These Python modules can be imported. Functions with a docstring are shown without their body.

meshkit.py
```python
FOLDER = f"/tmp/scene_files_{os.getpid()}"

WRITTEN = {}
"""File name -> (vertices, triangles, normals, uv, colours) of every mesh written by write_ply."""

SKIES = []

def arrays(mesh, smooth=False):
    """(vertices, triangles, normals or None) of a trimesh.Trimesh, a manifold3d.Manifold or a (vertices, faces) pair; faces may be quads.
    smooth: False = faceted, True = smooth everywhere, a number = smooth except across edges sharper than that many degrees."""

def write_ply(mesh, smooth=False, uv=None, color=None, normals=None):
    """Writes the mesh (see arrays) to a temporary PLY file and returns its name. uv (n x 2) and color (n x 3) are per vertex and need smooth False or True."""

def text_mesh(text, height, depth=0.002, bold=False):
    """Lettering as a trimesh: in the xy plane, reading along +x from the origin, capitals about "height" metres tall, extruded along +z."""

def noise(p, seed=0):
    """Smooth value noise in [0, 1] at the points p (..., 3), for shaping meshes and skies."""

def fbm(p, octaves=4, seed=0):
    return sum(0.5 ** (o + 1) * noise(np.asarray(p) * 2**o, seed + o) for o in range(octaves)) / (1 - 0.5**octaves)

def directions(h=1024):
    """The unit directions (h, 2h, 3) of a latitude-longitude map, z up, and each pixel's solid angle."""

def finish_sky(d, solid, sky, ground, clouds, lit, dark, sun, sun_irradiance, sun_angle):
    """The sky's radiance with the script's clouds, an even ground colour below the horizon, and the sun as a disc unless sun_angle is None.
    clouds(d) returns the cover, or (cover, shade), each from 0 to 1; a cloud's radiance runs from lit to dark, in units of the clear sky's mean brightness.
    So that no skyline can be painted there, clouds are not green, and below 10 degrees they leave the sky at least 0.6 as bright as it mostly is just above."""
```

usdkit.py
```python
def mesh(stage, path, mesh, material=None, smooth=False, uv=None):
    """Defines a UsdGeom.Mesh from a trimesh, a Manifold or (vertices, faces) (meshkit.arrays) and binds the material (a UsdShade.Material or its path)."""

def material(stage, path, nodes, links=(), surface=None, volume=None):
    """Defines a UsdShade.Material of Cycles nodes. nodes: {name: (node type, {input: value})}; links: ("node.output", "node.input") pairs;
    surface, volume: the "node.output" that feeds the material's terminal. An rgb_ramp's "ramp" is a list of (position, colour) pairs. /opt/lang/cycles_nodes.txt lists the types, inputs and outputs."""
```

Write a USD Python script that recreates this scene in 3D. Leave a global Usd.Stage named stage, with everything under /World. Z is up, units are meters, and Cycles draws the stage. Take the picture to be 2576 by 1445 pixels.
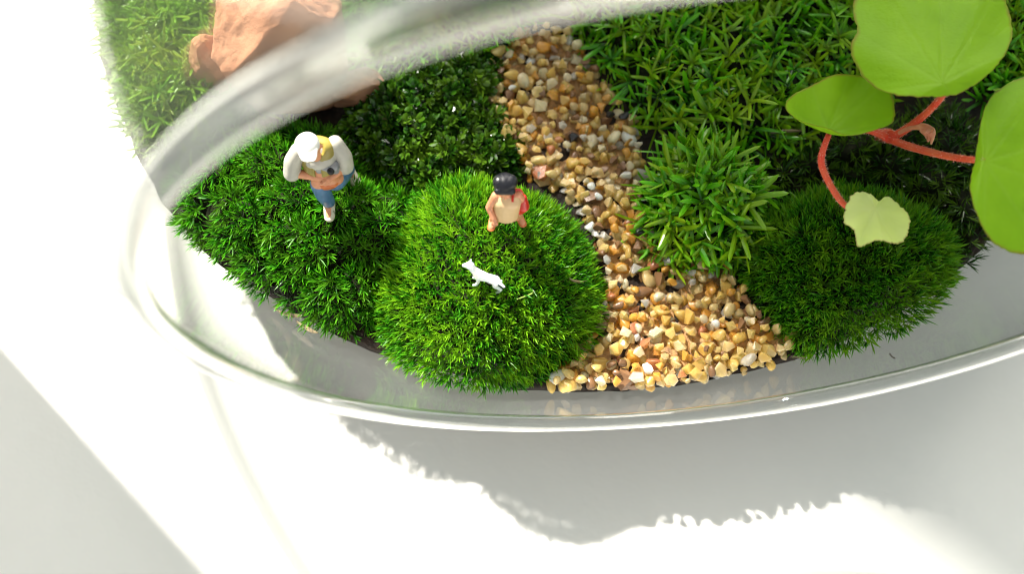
import math, random
import numpy as np, trimesh, manifold3d as m3, usdkit, meshkit
from scipy.spatial import cKDTree, ConvexHull
from scipy.interpolate import CubicSpline, splprep, splev
from shapely.geometry import Polygon
import shapely
from pxr import Usd, UsdGeom, UsdLux, UsdShade, Gf, Sdf

# ------------------------------------------------------------------ stage, camera, light
# Everything is laid out in millimetres and written in metres (S).
S = 0.001
random.seed(4); rng = np.random.default_rng(11)
stage = Usd.Stage.CreateInMemory()
UsdGeom.SetStageUpAxis(stage, UsdGeom.Tokens.z); UsdGeom.SetStageMetersPerUnit(stage, 1.0)
UsdGeom.Xform.Define(stage, '/World'); UsdGeom.Scope.Define(stage, '/World/Looks')

PW, PH = 2576.0, 1445.0                       # the photograph, as it was measured
HFOV, PITCH = 40.0, math.radians(65.0)
FPX = PW / 2 / math.tan(math.radians(HFOV / 2)); DIST = FPX / 22.5
CAM = np.array([0, -DIST * math.cos(PITCH), DIST * math.sin(PITCH)])
FWD = np.array([0, math.cos(PITCH), -math.sin(PITCH)]); UPV = np.array([0, math.sin(PITCH), math.cos(PITCH)])
EXPOSURE, APERTURE_MM, FOCUS_MM = 0.5, 2.4, 150.0
cam = UsdGeom.Camera.Define(stage, '/World/camera')
cam.CreateHorizontalApertureAttr(4.8); cam.CreateVerticalApertureAttr(4.8 * 575 / 1024)
FL = 2.4 / math.tan(math.radians(HFOV / 2)); cam.CreateFocalLengthAttr(FL)
cam.CreateFStopAttr(FL / APERTURE_MM); cam.CreateFocusDistanceAttr(FOCUS_MM * S)
cam.CreateClippingRangeAttr(Gf.Vec2f(0.004, 20)); cam.CreateExposureAttr(EXPOSURE)
cam.AddTranslateOp().Set(Gf.Vec3d(*(CAM * S))); cam.AddRotateXOp().Set(90 - math.degrees(PITCH))

TABLE = -19.0
SUN_EL = math.radians(53); SUN_AZ = np.array([0.714, -0.70])            # horizontal travel of the sunlight
SUN_DIR = np.array([SUN_AZ[0] * math.cos(SUN_EL), SUN_AZ[1] * math.cos(SUN_EL), -math.sin(SUN_EL)])   # travel
SUN_POWER, FILL, SKYWIN = 3.5, 0.53, 2.2

def aim(x, d):                                 # orient -z of an xformable along d
    d = np.asarray(d, float) / np.linalg.norm(d)
    q = Gf.Rotation(Gf.Vec3d(0, 0, -1), Gf.Vec3d(*d)).GetQuat()
    x.AddOrientOp(UsdGeom.XformOp.PrecisionDouble).Set(q)
sun = UsdLux.DistantLight.Define(stage, '/World/window_sunlight')
sun.CreateIntensityAttr(SUN_POWER); sun.CreateAngleAttr(1.7); sun.CreateColorAttr(Gf.Vec3f(1, .95, .87))
sun.GetPrim().CreateAttribute('inputs:normalize', Sdf.ValueTypeNames.Bool).Set(True)
aim(sun, SUN_DIR)
win = UsdLux.RectLight.Define(stage, '/World/window_light')      # the bright window behind the table
win.CreateWidthAttr(1.1); win.CreateHeightAttr(0.9); win.CreateIntensityAttr(SKYWIN * 3.2); win.CreateColorAttr(Gf.Vec3f(1, .95, .86))
WP = np.array([-0.1, 1.25, 1.15]); win.AddTranslateOp().Set(Gf.Vec3d(*WP)); aim(win, -WP)
room = UsdLux.DomeLight.Define(stage, '/World/room_light')       # light returned by the white room
rm = usdkit.material(stage, '/World/Looks/room_glow', {'b': ('background_shader', {'color': (.92, 1, .985), 'strength': FILL})}, surface='b.background')
UsdShade.MaterialBindingAPI.Apply(room.GetPrim()).Bind(rm)

def proj(P):
    q = np.asarray(P, float) - CAM; z = q @ FWD
    return np.stack([PW / 2 + FPX * q[..., 0] / z, PH / 2 - FPX * (q @ UPV) / z], -1)
def at(px, z):                                 # where a sight line meets the height z
    px = np.asarray(px, float)
    D = ((px[..., 0] - PW / 2) / FPX)[..., None] * np.array([1, 0, 0]) + ((PH / 2 - px[..., 1]) / FPX)[..., None] * UPV + FWD
    t = (np.asarray(z) - CAM[2]) / D[..., 2]
    return CAM + D * t[..., None]
# ------------------------------------------------------------------ scene helpers
used = {}
def numbered(parent, name):
    k = (parent, name); n = used.get(k, 0); used[k] = n + 1
    return f'{parent}/{name}' + (f'_{n:03d}' if n else '')
def tag(prim, label=None, cat=None, group=None, kind=None):
    for k, v in (('label', label), ('category', cat), ('group', group), ('kind', kind)):
        if v: prim.SetCustomDataByKey(k, v)
    return prim
def thing(name, label, cat, loc=(0, 0, 0), group=None):
    x = UsdGeom.Xform.Define(stage, numbered('/World', name)); x.AddTranslateOp().Set(Gf.Vec3d(*(np.asarray(loc, float) * S)))
    p = tag(x.GetPrim(), label, cat, group); p._loc = np.asarray(loc, float) if False else None
    LOCS[str(p.GetPath())] = np.asarray(loc, float)
    return p
LOCS = {}
def mesh_of(m):
    if hasattr(m, 'to_mesh'):
        q = m.to_mesh(); return np.array(q.vert_properties[:, :3], float), np.array(q.tri_verts)
    if isinstance(m, trimesh.Trimesh): return np.array(m.vertices, float), np.array(m.faces)
    return np.asarray(m[0], float), np.asarray(m[1])
def put(name, m, mat, parent=None, smooth=False, uv=None, kind=None):
    """One mesh prim, under its thing (or part) or at top level; the mesh comes in world millimetres."""
    base = str(parent.GetPath()) if parent is not None else '/World'
    root = '/'.join(base.split('/')[:3]); off = LOCS.get(root, np.zeros(3)) if parent is not None else np.zeros(3)
    v, f = mesh_of(m)
    g = usdkit.mesh(stage, numbered(base, name), ((v - off) * S, f), mat, smooth=smooth, uv=uv).GetPrim()
    if kind: g.SetCustomDataByKey('kind', kind)
    return g
def join(ms):
    vs, fs, n = [], [], 0
    for m in ms:
        v, f = mesh_of(m)
        if f.shape[1] == 4: f = np.vstack([f[:, [0, 1, 2]], f[:, [0, 2, 3]]])
        vs.append(v); fs.append(f + n); n += len(v)
    return np.vstack(vs), np.vstack(fs)
def tube(pts, rad, sides=10, n=40):
    pts = np.asarray(pts, float); t = np.linspace(0, 1, len(pts)); u = np.linspace(0, 1, n)
    P = CubicSpline(t, pts)(u); r = np.interp(u, np.linspace(0, 1, len(np.atleast_1d(rad))), np.atleast_1d(rad)) if np.ndim(rad) else np.full(n, rad)
    T = np.gradient(P, axis=0); T /= np.linalg.norm(T, axis=1)[:, None]
    ref = np.array([0.3, 0.2, 1.0]); A = np.cross(T, ref); A /= np.linalg.norm(A, axis=1)[:, None]; B = np.cross(T, A)
    a = np.linspace(0, 2 * np.pi, sides, endpoint=False)
    V = (P[:, None] + r[:, None, None] * (np.cos(a)[None, :, None] * A[:, None] + np.sin(a)[None, :, None] * B[:, None])).reshape(-1, 3)
    F = []
    for i in range(n - 1):
        for j in range(sides):
            k = (j + 1) % sides; F.append([i * sides + j, i * sides + k, (i + 1) * sides + k, (i + 1) * sides + j])
    F = np.array(F); F = np.vstack([F[:, [0, 1, 2]], F[:, [0, 2, 3]]])
    c0, c1 = len(V), len(V) + 1; V = np.vstack([V, P[:1], P[-1:]])
    caps = [[c0, (j + 1) % sides, j] for j in range(sides)] + [[c1, (n - 1) * sides + j, (n - 1) * sides + (j + 1) % sides] for j in range(sides)]
    return V, np.vstack([F, caps])
def ball(c, r, seg=18):
    s = m3.Manifold.sphere(1.0, seg)
    return s.scale(tuple(np.broadcast_to(r, 3).astype(float))).translate(tuple(np.asarray(c, float)))
def limb(*jr, seg=16):
    """Tapered chain of hulls through (point, radius) joints."""
    out = [m3.Manifold.batch_hull([ball(a[0], a[1], seg), ball(b[0], b[1], seg)]) for a, b in zip(jr, jr[1:])]
    return m3.Manifold.batch_boolean(out, m3.OpType.Add) if len(out) > 1 else out[0]
def fuse(parts): return m3.Manifold.batch_boolean(parts, m3.OpType.Add)
def soft(m, step=.35, it=8):
    v, f = mesh_of(m.refine_to_length(step)); t = trimesh.Trimesh(v, f, process=False)
    trimesh.smoothing.filter_taubin(t, iterations=it); return t

# ------------------------------------------------------------------ materials
def mat(name, color, rough=.5, spec=.5, vary=.0, scale=300, color2=None, bump=0, bscale=600, sss=0, coat=0, **kw):
    n = {'p': ('principled_bsdf', {'roughness': rough, 'specular_ior_level': spec, 'base_color': color, 'coat_weight': coat, **kw})}; l = []
    if vary:
        n['g'] = ('geometry', {}); n['n'] = ('noise_texture', {'scale': scale, 'detail': 4, 'roughness': .6})
        c2 = color2 or tuple(c * .5 for c in color)
        n['r'] = ('rgb_ramp', {'ramp': [(.5 - .5 * min(vary, .98) * .6, c2), (.5 + .3 * (1.02 - min(vary, .98)) + .05, color)]})
        l += [('g.position', 'n.vector'), ('n.fac', 'r.fac'), ('r.color', 'p.base_color')]
    if bump:
        n.setdefault('g', ('geometry', {})); n['bn'] = ('noise_texture', {'scale': bscale, 'detail': 4, 'roughness': .6})
        n['b'] = ('bump', {'strength': bump, 'distance': .0004})
        l += [('g.position', 'bn.vector'), ('bn.fac', 'b.height'), ('b.normal', 'p.normal')]
    if sss: n['p'][1].update(subsurface_weight=sss, subsurface_scale=.0009, subsurface_radius=(1, .6, .3))
    return usdkit.material(stage, f'/World/Looks/{name}', n, l, surface='p.BSDF')
def leafmat(name, base, mid, tip, alt, rough=.34, trans=.35, spec=.22, big=180, altamt=1.0):
    """Small leaves: st.x runs from base to tip, st.y is a random number of the shoot; alt is the yellower (or browner) tone of some shoots and patches."""
    n = {'t': ('texture_coordinate', {}), 's': ('separate_xyz', {}), 'g': ('geometry', {}),
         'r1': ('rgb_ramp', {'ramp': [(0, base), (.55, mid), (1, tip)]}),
         'n': ('noise_texture', {'scale': big, 'detail': 3}), 'pr': ('math', {'math_type': 'multiply_add', 'value2': .5, 'value3': 0}),
         'ad': ('math', {'math_type': 'add'}), 'mr': ('map_range', {'from_min': .62, 'from_max': 1.05, 'to_min': 0, 'to_max': altamt, 'clamp': True}),
         'mx': ('mix_color', {'blend_type': 'mix', 'b': alt}),
         'isl': ('math', {'math_type': 'multiply_add', 'value2': .6, 'value3': .7}), 'mul': ('mix_color', {'blend_type': 'multiply', 'fac': 1.0}), 'cc': ('combine_xyz', {}),
         'p': ('principled_bsdf', {'roughness': rough, 'specular_ior_level': spec}), 'tr': ('translucent_bsdf', {}), 'm': ('mix_closure', {'fac': trans})}
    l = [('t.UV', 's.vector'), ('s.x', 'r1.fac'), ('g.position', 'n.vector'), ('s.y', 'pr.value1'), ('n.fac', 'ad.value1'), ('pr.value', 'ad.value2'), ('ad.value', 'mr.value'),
         ('mr.result', 'mx.fac'), ('r1.color', 'mx.a'), ('g.random_per_island', 'isl.value1'), ('isl.value', 'cc.x'), ('isl.value', 'cc.y'), ('isl.value', 'cc.z'),
         ('mx.result', 'mul.a'), ('cc.vector', 'mul.b'), ('mul.result', 'p.base_color'), ('mul.result', 'tr.color'), ('p.BSDF', 'm.closure1'), ('tr.BSDF', 'm.closure2')]
    return usdkit.material(stage, f'/World/Looks/{name}', n, l, surface='m.closure')

M = {}
M['table'] = mat('white_table', (.80, .782, .755), .6, .3, vary=.3, scale=45, color2=(.765, .745, .715), bump=.12, bscale=900)
M['curtain'] = mat('white_curtain', (.8, .8, .79), .8, .1, vary=.2, scale=40, color2=(.75, .75, .74))
M['soil'] = mat('wet_soil', (.035, .02, .012), .45, .5, vary=.8, scale=900, color2=(.006, .004, .003), bump=.9, bscale=1500)
def soilmat():
    n = {'g': ('geometry', {}), 's': ('separate_xyz', {}), 'mr': ('map_range', {'from_min': -.010, 'from_max': -.004, 'clamp': True}), 'n': ('noise_texture', {'scale': 900, 'detail': 4, 'roughness': .6}), 'r': ('rgb_ramp', {'ramp': [(.35, (.004, .003, .002)), (.7, (.022, .012, .007))]}),
         'v': ('voronoi_texture', {'scale': 420}), 'r2': ('rgb_ramp', {'ramp': [(0, (.30, .20, .10)), (.5, (.22, .12, .05)), (1, (.09, .05, .025))]}), 'mx': ('mix_color', {}),
         'b': ('bump', {'strength': .8, 'distance': .0004}), 'p': ('principled_bsdf', {'roughness': .6, 'specular_ior_level': .15})}
    l = [('g.position', 's.vector'), ('g.position', 'n.vector'), ('g.position', 'v.vector'), ('s.z', 'mr.value'), ('n.fac', 'r.fac'), ('v.distance', 'r2.fac'), ('mr.result', 'mx.fac'), ('r2.color', 'mx.a'), ('r.color', 'mx.b'), ('mx.result', 'p.base_color'), ('n.fac', 'b.height'), ('b.normal', 'p.normal')]
    return usdkit.material(stage, '/World/Looks/layered_soil', n, l, surface='p.BSDF')
M['soil'] = soilmat()
M['bed'] = mat('sandy_bed', (.42, .24, .09), .5, .4, vary=.7, scale=1200, color2=(.14, .07, .03), bump=.9, bscale=2200)
M['peat'] = mat('moss_peat', (.010, .012, .004), .7, .1, vary=.8, scale=900, color2=(.003, .004, .002), bump=.8, bscale=1800)
M['rock'] = mat('orange_sandstone', (.42, .21, .12), .85, .2, vary=.9, scale=200, color2=(.17, .065, .03), bump=.7, bscale=900)
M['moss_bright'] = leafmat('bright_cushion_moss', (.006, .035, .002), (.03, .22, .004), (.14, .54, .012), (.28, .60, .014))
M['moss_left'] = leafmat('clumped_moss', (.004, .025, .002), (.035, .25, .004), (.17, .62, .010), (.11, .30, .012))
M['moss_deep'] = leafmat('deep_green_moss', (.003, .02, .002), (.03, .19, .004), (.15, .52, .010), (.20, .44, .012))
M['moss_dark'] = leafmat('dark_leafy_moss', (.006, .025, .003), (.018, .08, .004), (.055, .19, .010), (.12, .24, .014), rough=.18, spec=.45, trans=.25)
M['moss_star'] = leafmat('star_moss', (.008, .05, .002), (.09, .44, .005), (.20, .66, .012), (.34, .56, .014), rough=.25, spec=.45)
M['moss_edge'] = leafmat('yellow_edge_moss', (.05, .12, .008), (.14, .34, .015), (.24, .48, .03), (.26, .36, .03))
M['dew'] = usdkit.material(stage, '/World/Looks/dew', {'p': ('principled_bsdf', {'base_color': (1, 1, 1), 'roughness': .0, 'transmission_weight': 1.0, 'ior': 1.33})}, surface='p.BSDF')
M['dry'] = mat('dry_leaf', (.24, .19, .10), .4, .5, vary=.4, scale=700, color2=(.10, .07, .035))

# thin clear glass: see-through, mirror-like and slightly absorbing towards grazing angles
def glassmat(name, edge, base=.035, tint=(.985, .99, .985)):
    n = {'w': ('layer_weight', {'blend': .5}), 'p5': ('math', {'math_type': 'power', 'value2': 5.0}), 'sc': ('math', {'math_type': 'multiply_add', 'value2': .9, 'value3': base}),
         'p3': ('math', {'math_type': 'power', 'value2': 3.0}), 'c': ('mix_color', {'blend_type': 'mix', 'a': tint, 'b': edge}),
         't': ('transparent_bsdf', {}), 'g': ('glossy_bsdf', {'color': (1, 1, 1), 'roughness': .015}), 'm': ('mix_closure', {}), 'df': ('diffuse_bsdf', {'color': (.9, .9, .9)}), 'ge': ('geometry', {}), 'no': ('noise_texture', {'scale': 28, 'detail': 4, 'roughness': .65}), 'mr': ('map_range', {'from_min': .38, 'from_max': .7, 'to_min': .006, 'to_max': .03, 'clamp': True}), 'mf': ('mix_closure', {}),
         # breath of condensation under the upper lip of the opening
         'sp': ('separate_xyz', {}), 'fy': ('map_range', {'range_type': 'smoothstep', 'from_min': .022, 'from_max': -.004, 'clamp': True}), 'fz': ('map_range', {'range_type': 'smoothstep', 'from_min': .050, 'from_max': .085, 'clamp': True}), 'fm': ('math', {'math_type': 'multiply'}), 'f2': ('math', {'math_type': 'multiply', 'value2': .24}),
         'rf': ('refraction_bsdf', {'color': (.97, .975, .97), 'roughness': .3, 'IOR': 1.014}), 'mfog': ('mix_closure', {})}
    l = [('w.facing', 'p5.value1'), ('p5.value', 'sc.value1'), ('w.facing', 'p3.value1'), ('p3.value', 'c.fac'), ('c.result', 't.color'), ('sc.value', 'm.fac'), ('t.BSDF', 'm.closure1'), ('g.BSDF', 'm.closure2'), ('ge.position', 'no.vector'), ('no.fac', 'mr.value'), ('mr.result', 'mf.fac'), ('ge.position', 'sp.vector'), ('sp.y', 'fy.value'), ('sp.z', 'fz.value'), ('fy.result', 'fm.value1'), ('fz.result', 'fm.value2'), ('fm.value', 'f2.value1'), ('f2.value', 'mfog.fac'), ('m.closure', 'mfog.closure1'), ('rf.BSDF', 'mfog.closure2'), ('mfog.closure', 'mf.closure1'), ('df.BSDF', 'mf.closure2')]
    return usdkit.material(stage, f'/World/Looks/{name}', n, l, surface='mf.closure')
def rimmat(name):
    n = {'w': ('layer_weight', {'blend': .5}), 'p5': ('math', {'math_type': 'power', 'value2': 4.0}), 'sc': ('math', {'math_type': 'multiply_add', 'value2': .85, 'value3': .06}),
         't': ('transparent_bsdf', {'color': (.93, .935, .925)}), 'g': ('glossy_bsdf', {'color': (1, 1, 1), 'roughness': .02}), 'm': ('mix_closure', {}),
         'gl': ('glass_bsdf', {'color': (.88, .885, .87), 'IOR': 1.48, 'roughness': 0.0}), 'mm': ('mix_closure', {'fac': .42})}
    l = [('w.facing', 'p5.value1'), ('p5.value', 'sc.value1'), ('sc.value', 'm.fac'), ('t.BSDF', 'm.closure1'), ('g.BSDF', 'm.closure2'), ('m.closure', 'mm.closure1'), ('gl.BSDF', 'mm.closure2')]
    return usdkit.material(stage, f'/World/Looks/{name}', n, l, surface='mm.closure')
M['glass'] = glassmat('clear_glass', (.88, .9, .88))
M['rim'] = rimmat('rim_clear_glass')

# ------------------------------------------------------------------ table, daylight openings
TH = 30.0
tb = trimesh.creation.box((2400, 2400, TH)); tb.apply_translation((0, 300, TABLE - TH / 2))
tag(put('table', tb, M['table']), kind='structure')
def curtain(edge, side, dist, width=480, height=1500):
    """A hanging white curtain panel beside the gap through which the sun reaches the table; edge is a table point that its shadow edge passes."""
    n = np.array([-SUN_AZ[1], SUN_AZ[0]]) * 1.0          # horizontal normal of the light's path
    e = np.asarray(edge, float) - SUN_AZ * dist
    k = 60; u = np.linspace(0, 1, k); V = []
    for z in (0, height):
        for face in (0, 1):
            for i in range(k):
                p = e + n * side * u[i] * width + SUN_AZ * (12 * math.sin(u[i] * 60) * min(1, u[i] * 8) + face * 2)
                V.append((*p, TABLE + .5 + z))
    F = []
    for i in range(k - 1):
        a, b, c, d = i, i + k, i + 2 * k, i + 3 * k
        F += [[a, a + 1, c + 1, c], [b + 1, b, d, d + 1], [a + 1, a, b, b + 1], [c, c + 1, d + 1, d]]
    F += [[0, 2 * k, 3 * k, k], [k - 1, 2 * k - 1, 4 * k - 1, 3 * k - 1]]
    return np.array(V), np.array(F)
for lab, edge, side, dist in (('white curtain panel left of the gap that lets the sunlight in', (-48, -13.5), -1, 75), ('white curtain panel right of the gap that lets the sunlight in', (34, -21), 1, 520)):
    v, f = curtain(edge, side, dist, height=1500 if side > 0 else 320); f = np.vstack([f[:, [0, 1, 2]], f[:, [0, 2, 3]]])
    tag(put('curtain', (v, f), M['curtain'], smooth=40), lab, 'curtain', kind='structure')

# ------------------------------------------------------------------ glass globe with a round side opening
SC = np.array([9.1, 49.6, 49.9]); RO, RI = 81.9, 80.8
ON = np.array([.08, -1, -.067]); ON /= np.linalg.norm(ON); OFF = 69.93; OA = math.sqrt(RO ** 2 - OFF ** 2)
E1 = np.cross(ON, [0, 0, 1.]); E1 /= np.linalg.norm(E1); E2 = np.cross(ON, E1)
globe = thing('glass_globe', 'clear round glass globe terrarium with a large round side opening on the white table', 'glass globe', (SC[0], SC[1], TABLE))
th0 = math.asin(OA / RO); NL, NP = 110, 160
def shell(Rr, floor):
    th = np.linspace(th0, math.pi, NL); ph = np.linspace(0, 2 * np.pi, NP, endpoint=False)
    P = SC + Rr * (np.cos(th)[:, None, None] * ON + np.sin(th)[:, None, None] * (np.cos(ph)[None, :, None] * E1 + np.sin(ph)[None, :, None] * E2))
    P[..., 2] = np.maximum(P[..., 2], floor); return P.reshape(-1, 3)
Vo, Vi = shell(RO, TABLE + .05), shell(RI, TABLE + 1.6)
idx = np.arange(NL * NP).reshape(NL, NP); a = idx[:-1]; b = np.roll(idx, -1, 1)[:-1]; c = np.roll(idx, -1, 1)[1:]; d = idx[1:]
Q = np.stack([a, b, c, d], -1).reshape(-1, 4); n0 = NL * NP
lip = np.stack([idx[0], idx[0] + n0, np.roll(idx[0], -1) + n0, np.roll(idx[0], -1)], -1)
Q = np.vstack([Q[:, ::-1], Q + n0, lip]); F = np.vstack([Q[:, [0, 1, 2]], Q[:, [0, 2, 3]]])
put('body', (np.vstack([Vo, Vi]), F), M['glass'], globe, smooth=50)
# the rounded rim of the opening
ph = np.linspace(0, 2 * np.pi, 241)[:-1]; RC = SC + ON * (OFF - .4); ra = 24
psi = np.linspace(0, 2 * np.pi, ra, endpoint=False)
rad = np.cos(ph)[:, None] * E1 + np.sin(ph)[:, None] * E2
wob = 1.0 + .06 * np.sin(ph * 3 + 1) + .03 * np.sin(ph * 7) + 1.0 * np.maximum(0, rad[:, 2])
V = (RC + rad[:, None] * (OA - .3 + 0.92 * wob[:, None, None] * np.cos(psi)[None, :, None]) + ON * (0.92 * wob[:, None, None] * np.sin(psi)[None, :, None])).reshape(-1, 3)
idx = np.arange(len(V)).reshape(240, ra); Q = np.stack([idx, np.roll(idx, -1, 0), np.roll(np.roll(idx, -1, 0), -1, 1), np.roll(idx, -1, 1)], -1).reshape(-1, 4)
put('rim', (V, np.vstack([Q[:, [0, 1, 2]], Q[:, [0, 2, 3]]])[:, ::-1]), M['rim'], globe, smooth=True)

# ------------------------------------------------------------------ soil
def g(x, y): return -1.0 + .10 * (np.asarray(y) + 12) + 0 * np.asarray(x)
def rin(z): return np.sqrt(np.maximum((RI - .35) ** 2 - (np.asarray(z) - SC[2]) ** 2, 1))
def atg(px, dz=0.):
    p = at(px, 0.)
    for _ in range(12): p = at(px, g(p[..., 0], p[..., 1]) + dz)
    return p
def edge_r(phi):                               # the planted mass does not touch the glass evenly
    back = .055 * np.clip(1.3 - 2.2 * np.abs(np.angle(np.exp(1j * (phi - 3.3)))), 0, 1)
    return 1 - back - .005 * (np.sin(phi * 9 + 1) + np.sin(phi * 23)) * .5 - .008 * meshkit.noise(np.stack([np.cos(phi) * 9, np.sin(phi) * 9, 0 * phi], -1), 3)
na, nr = 260, 60
phs = np.linspace(0, 2 * np.pi, na, endpoint=False); V = []; ringsz = []
for i in range(nr + 1):
    t = i / nr
    x = SC[0] + np.cos(phs) * 61.5 * t * edge_r(phs); y = SC[1] + np.sin(phs) * 61.5 * t * edge_r(phs)
    z = g(x, y) + (meshkit.fbm(np.stack([x, y, 0 * x], -1) * .5, 3, 5) - .5) * 1.6
    if i == nr: z -= .8
    rr = rin(z) / 61.5 if t > .9 else 1.0
    k = 1 + (np.minimum(rin(z) / 61.5, 1.06) - 1) * max(0, t - .9) * 10
    V.append(np.stack([SC[0] + (x - SC[0]) * k, SC[1] + (y - SC[1]) * k, z], -1))
for zz in np.linspace(-5, TABLE + 2.2, 9):
    V.append(np.stack([SC[0] + np.cos(phs) * rin(zz) * .99 * (1 - (1 - edge_r(phs)) * .8), SC[1] + np.sin(phs) * rin(zz) * .99 * (1 - (1 - edge_r(phs)) * .8), np.full(na, zz)], -1))
V.append(np.tile([SC[0], SC[1], TABLE + 2.2], (na, 1)))
V = np.array(V); nn = len(V); idx = np.arange(nn * na).reshape(nn, na)
Q = np.stack([idx[:-1], np.roll(idx, -1, 1)[:-1], np.roll(idx, -1, 1)[1:], idx[1:]], -1).reshape(-1, 4)[:, ::-1]
tag(put('soil', (V.reshape(-1, 3), np.vstack([Q[:, [0, 1, 2]], Q[:, [0, 2, 3]]])), M['soil'], smooth=True), kind='structure')

# ------------------------------------------------------------------ moss cushions
def fb(x, y, s, o=3, seed=0): return meshkit.fbm(np.stack([np.asarray(x) * s, np.asarray(y) * s, 0 * np.asarray(x)], -1), o, seed) - .5
class Dome:
    """A cushion over an ellipse (centre pixel on the ground, radii in mm)."""
    def __init__(s, cpx, rx, ry, h, rot=0, seed=0, lump=.6, lobes=.05, pw=.55):
        s.c = atg(np.array(cpx, float)); s.rx, s.ry, s.h, s.rot, s.seed, s.lump, s.lobes, s.pw = rx, ry, h, math.radians(rot), seed, lump, lobes, pw
        s.box = (s.c[0] - max(rx, ry) * 1.15, s.c[1] - max(rx, ry) * 1.15, s.c[0] + max(rx, ry) * 1.15, s.c[1] + max(rx, ry) * 1.15)
    def q(s, x, y):
        dx, dy = np.asarray(x) - s.c[0], np.asarray(y) - s.c[1]; cr, sr = math.cos(s.rot), math.sin(s.rot)
        u, v = (dx * cr + dy * sr) / s.rx, (-dx * sr + dy * cr) / s.ry; a = np.arctan2(v, u)
        return np.hypot(u, v) / (1 + s.lobes * (np.sin(3 * a + s.seed) + .7 * np.sin(5 * a + 2 * s.seed)))
    def inside(s, x, y): return s.q(x, y) < 1
    def z(s, x, y):
        q = s.q(x, y)
        return g(x, y) - .6 + s.h * np.maximum(0, 1 - q ** 2) ** s.pw + s.lump * fb(x, y, .45, 3, s.seed) * np.clip(2 - 2 * q, 0, 1)
class Patch:
    """A cushion over a ground polygon (pixels), flat on top with rounded margins and lumps."""
    def __init__(s, poly, h, margin=6, seed=0, lump=1.5, ls=.35, clumps=0):
        pts = atg(np.array(poly, float))[:, :2]; s.poly = Polygon(pts).buffer(0); s.h, s.m, s.seed, s.lump, s.ls, s.clumps = h, margin, seed, lump, ls, clumps
        s.box = s.poly.bounds
        r = np.random.default_rng(seed); b = s.box
        s.cc = np.stack([r.uniform(b[0], b[2], 400), r.uniform(b[1], b[3], 400)], -1)
        keep = []
        for p in s.cc:
            if clumps and all(np.hypot(*(p - k)) > clumps for k in keep): keep.append(p)
        s.tree = cKDTree(np.array(keep)) if clumps else None
    def dist(s, x, y):
        p = shapely.points(np.asarray(x, float).ravel(), np.asarray(y, float).ravel())
        d = shapely.distance(p, s.poly.boundary); return np.where(shapely.contains(s.poly, p), d, -d).reshape(np.shape(x))
    def inside(s, x, y): return s.dist(x, y) > 0
    def z(s, x, y):
        t = np.clip(s.dist(x, y) / s.m, 0, 1)
        zz = g(x, y) - .6 + s.h * (1 - (1 - t) ** 2) ** .6 + s.lump * fb(x, y, s.ls, 3, s.seed) * np.minimum(1, 2 * t)
        if s.tree is not None:
            d, _ = s.tree.query(np.stack([np.ravel(x), np.ravel(y)], -1), 2)
            e = np.clip((d[:, 1] - d[:, 0]) / (s.clumps * .45), 0, 1).reshape(np.shape(x))
            zz = zz - 2.8 * (1 - e) ** 1.3 * np.minimum(1, 2 * t)
        return zz
def normal(sf, x, y, e=.25):
    zx = (sf.z(x + e, y) - sf.z(x - e, y)) / (2 * e); zy = (sf.z(x, y + e) - sf.z(x, y - e)) / (2 * e)
    n = np.stack([-zx, -zy, np.ones_like(zx)], -1); return n / np.linalg.norm(n, axis=-1, keepdims=True)
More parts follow.
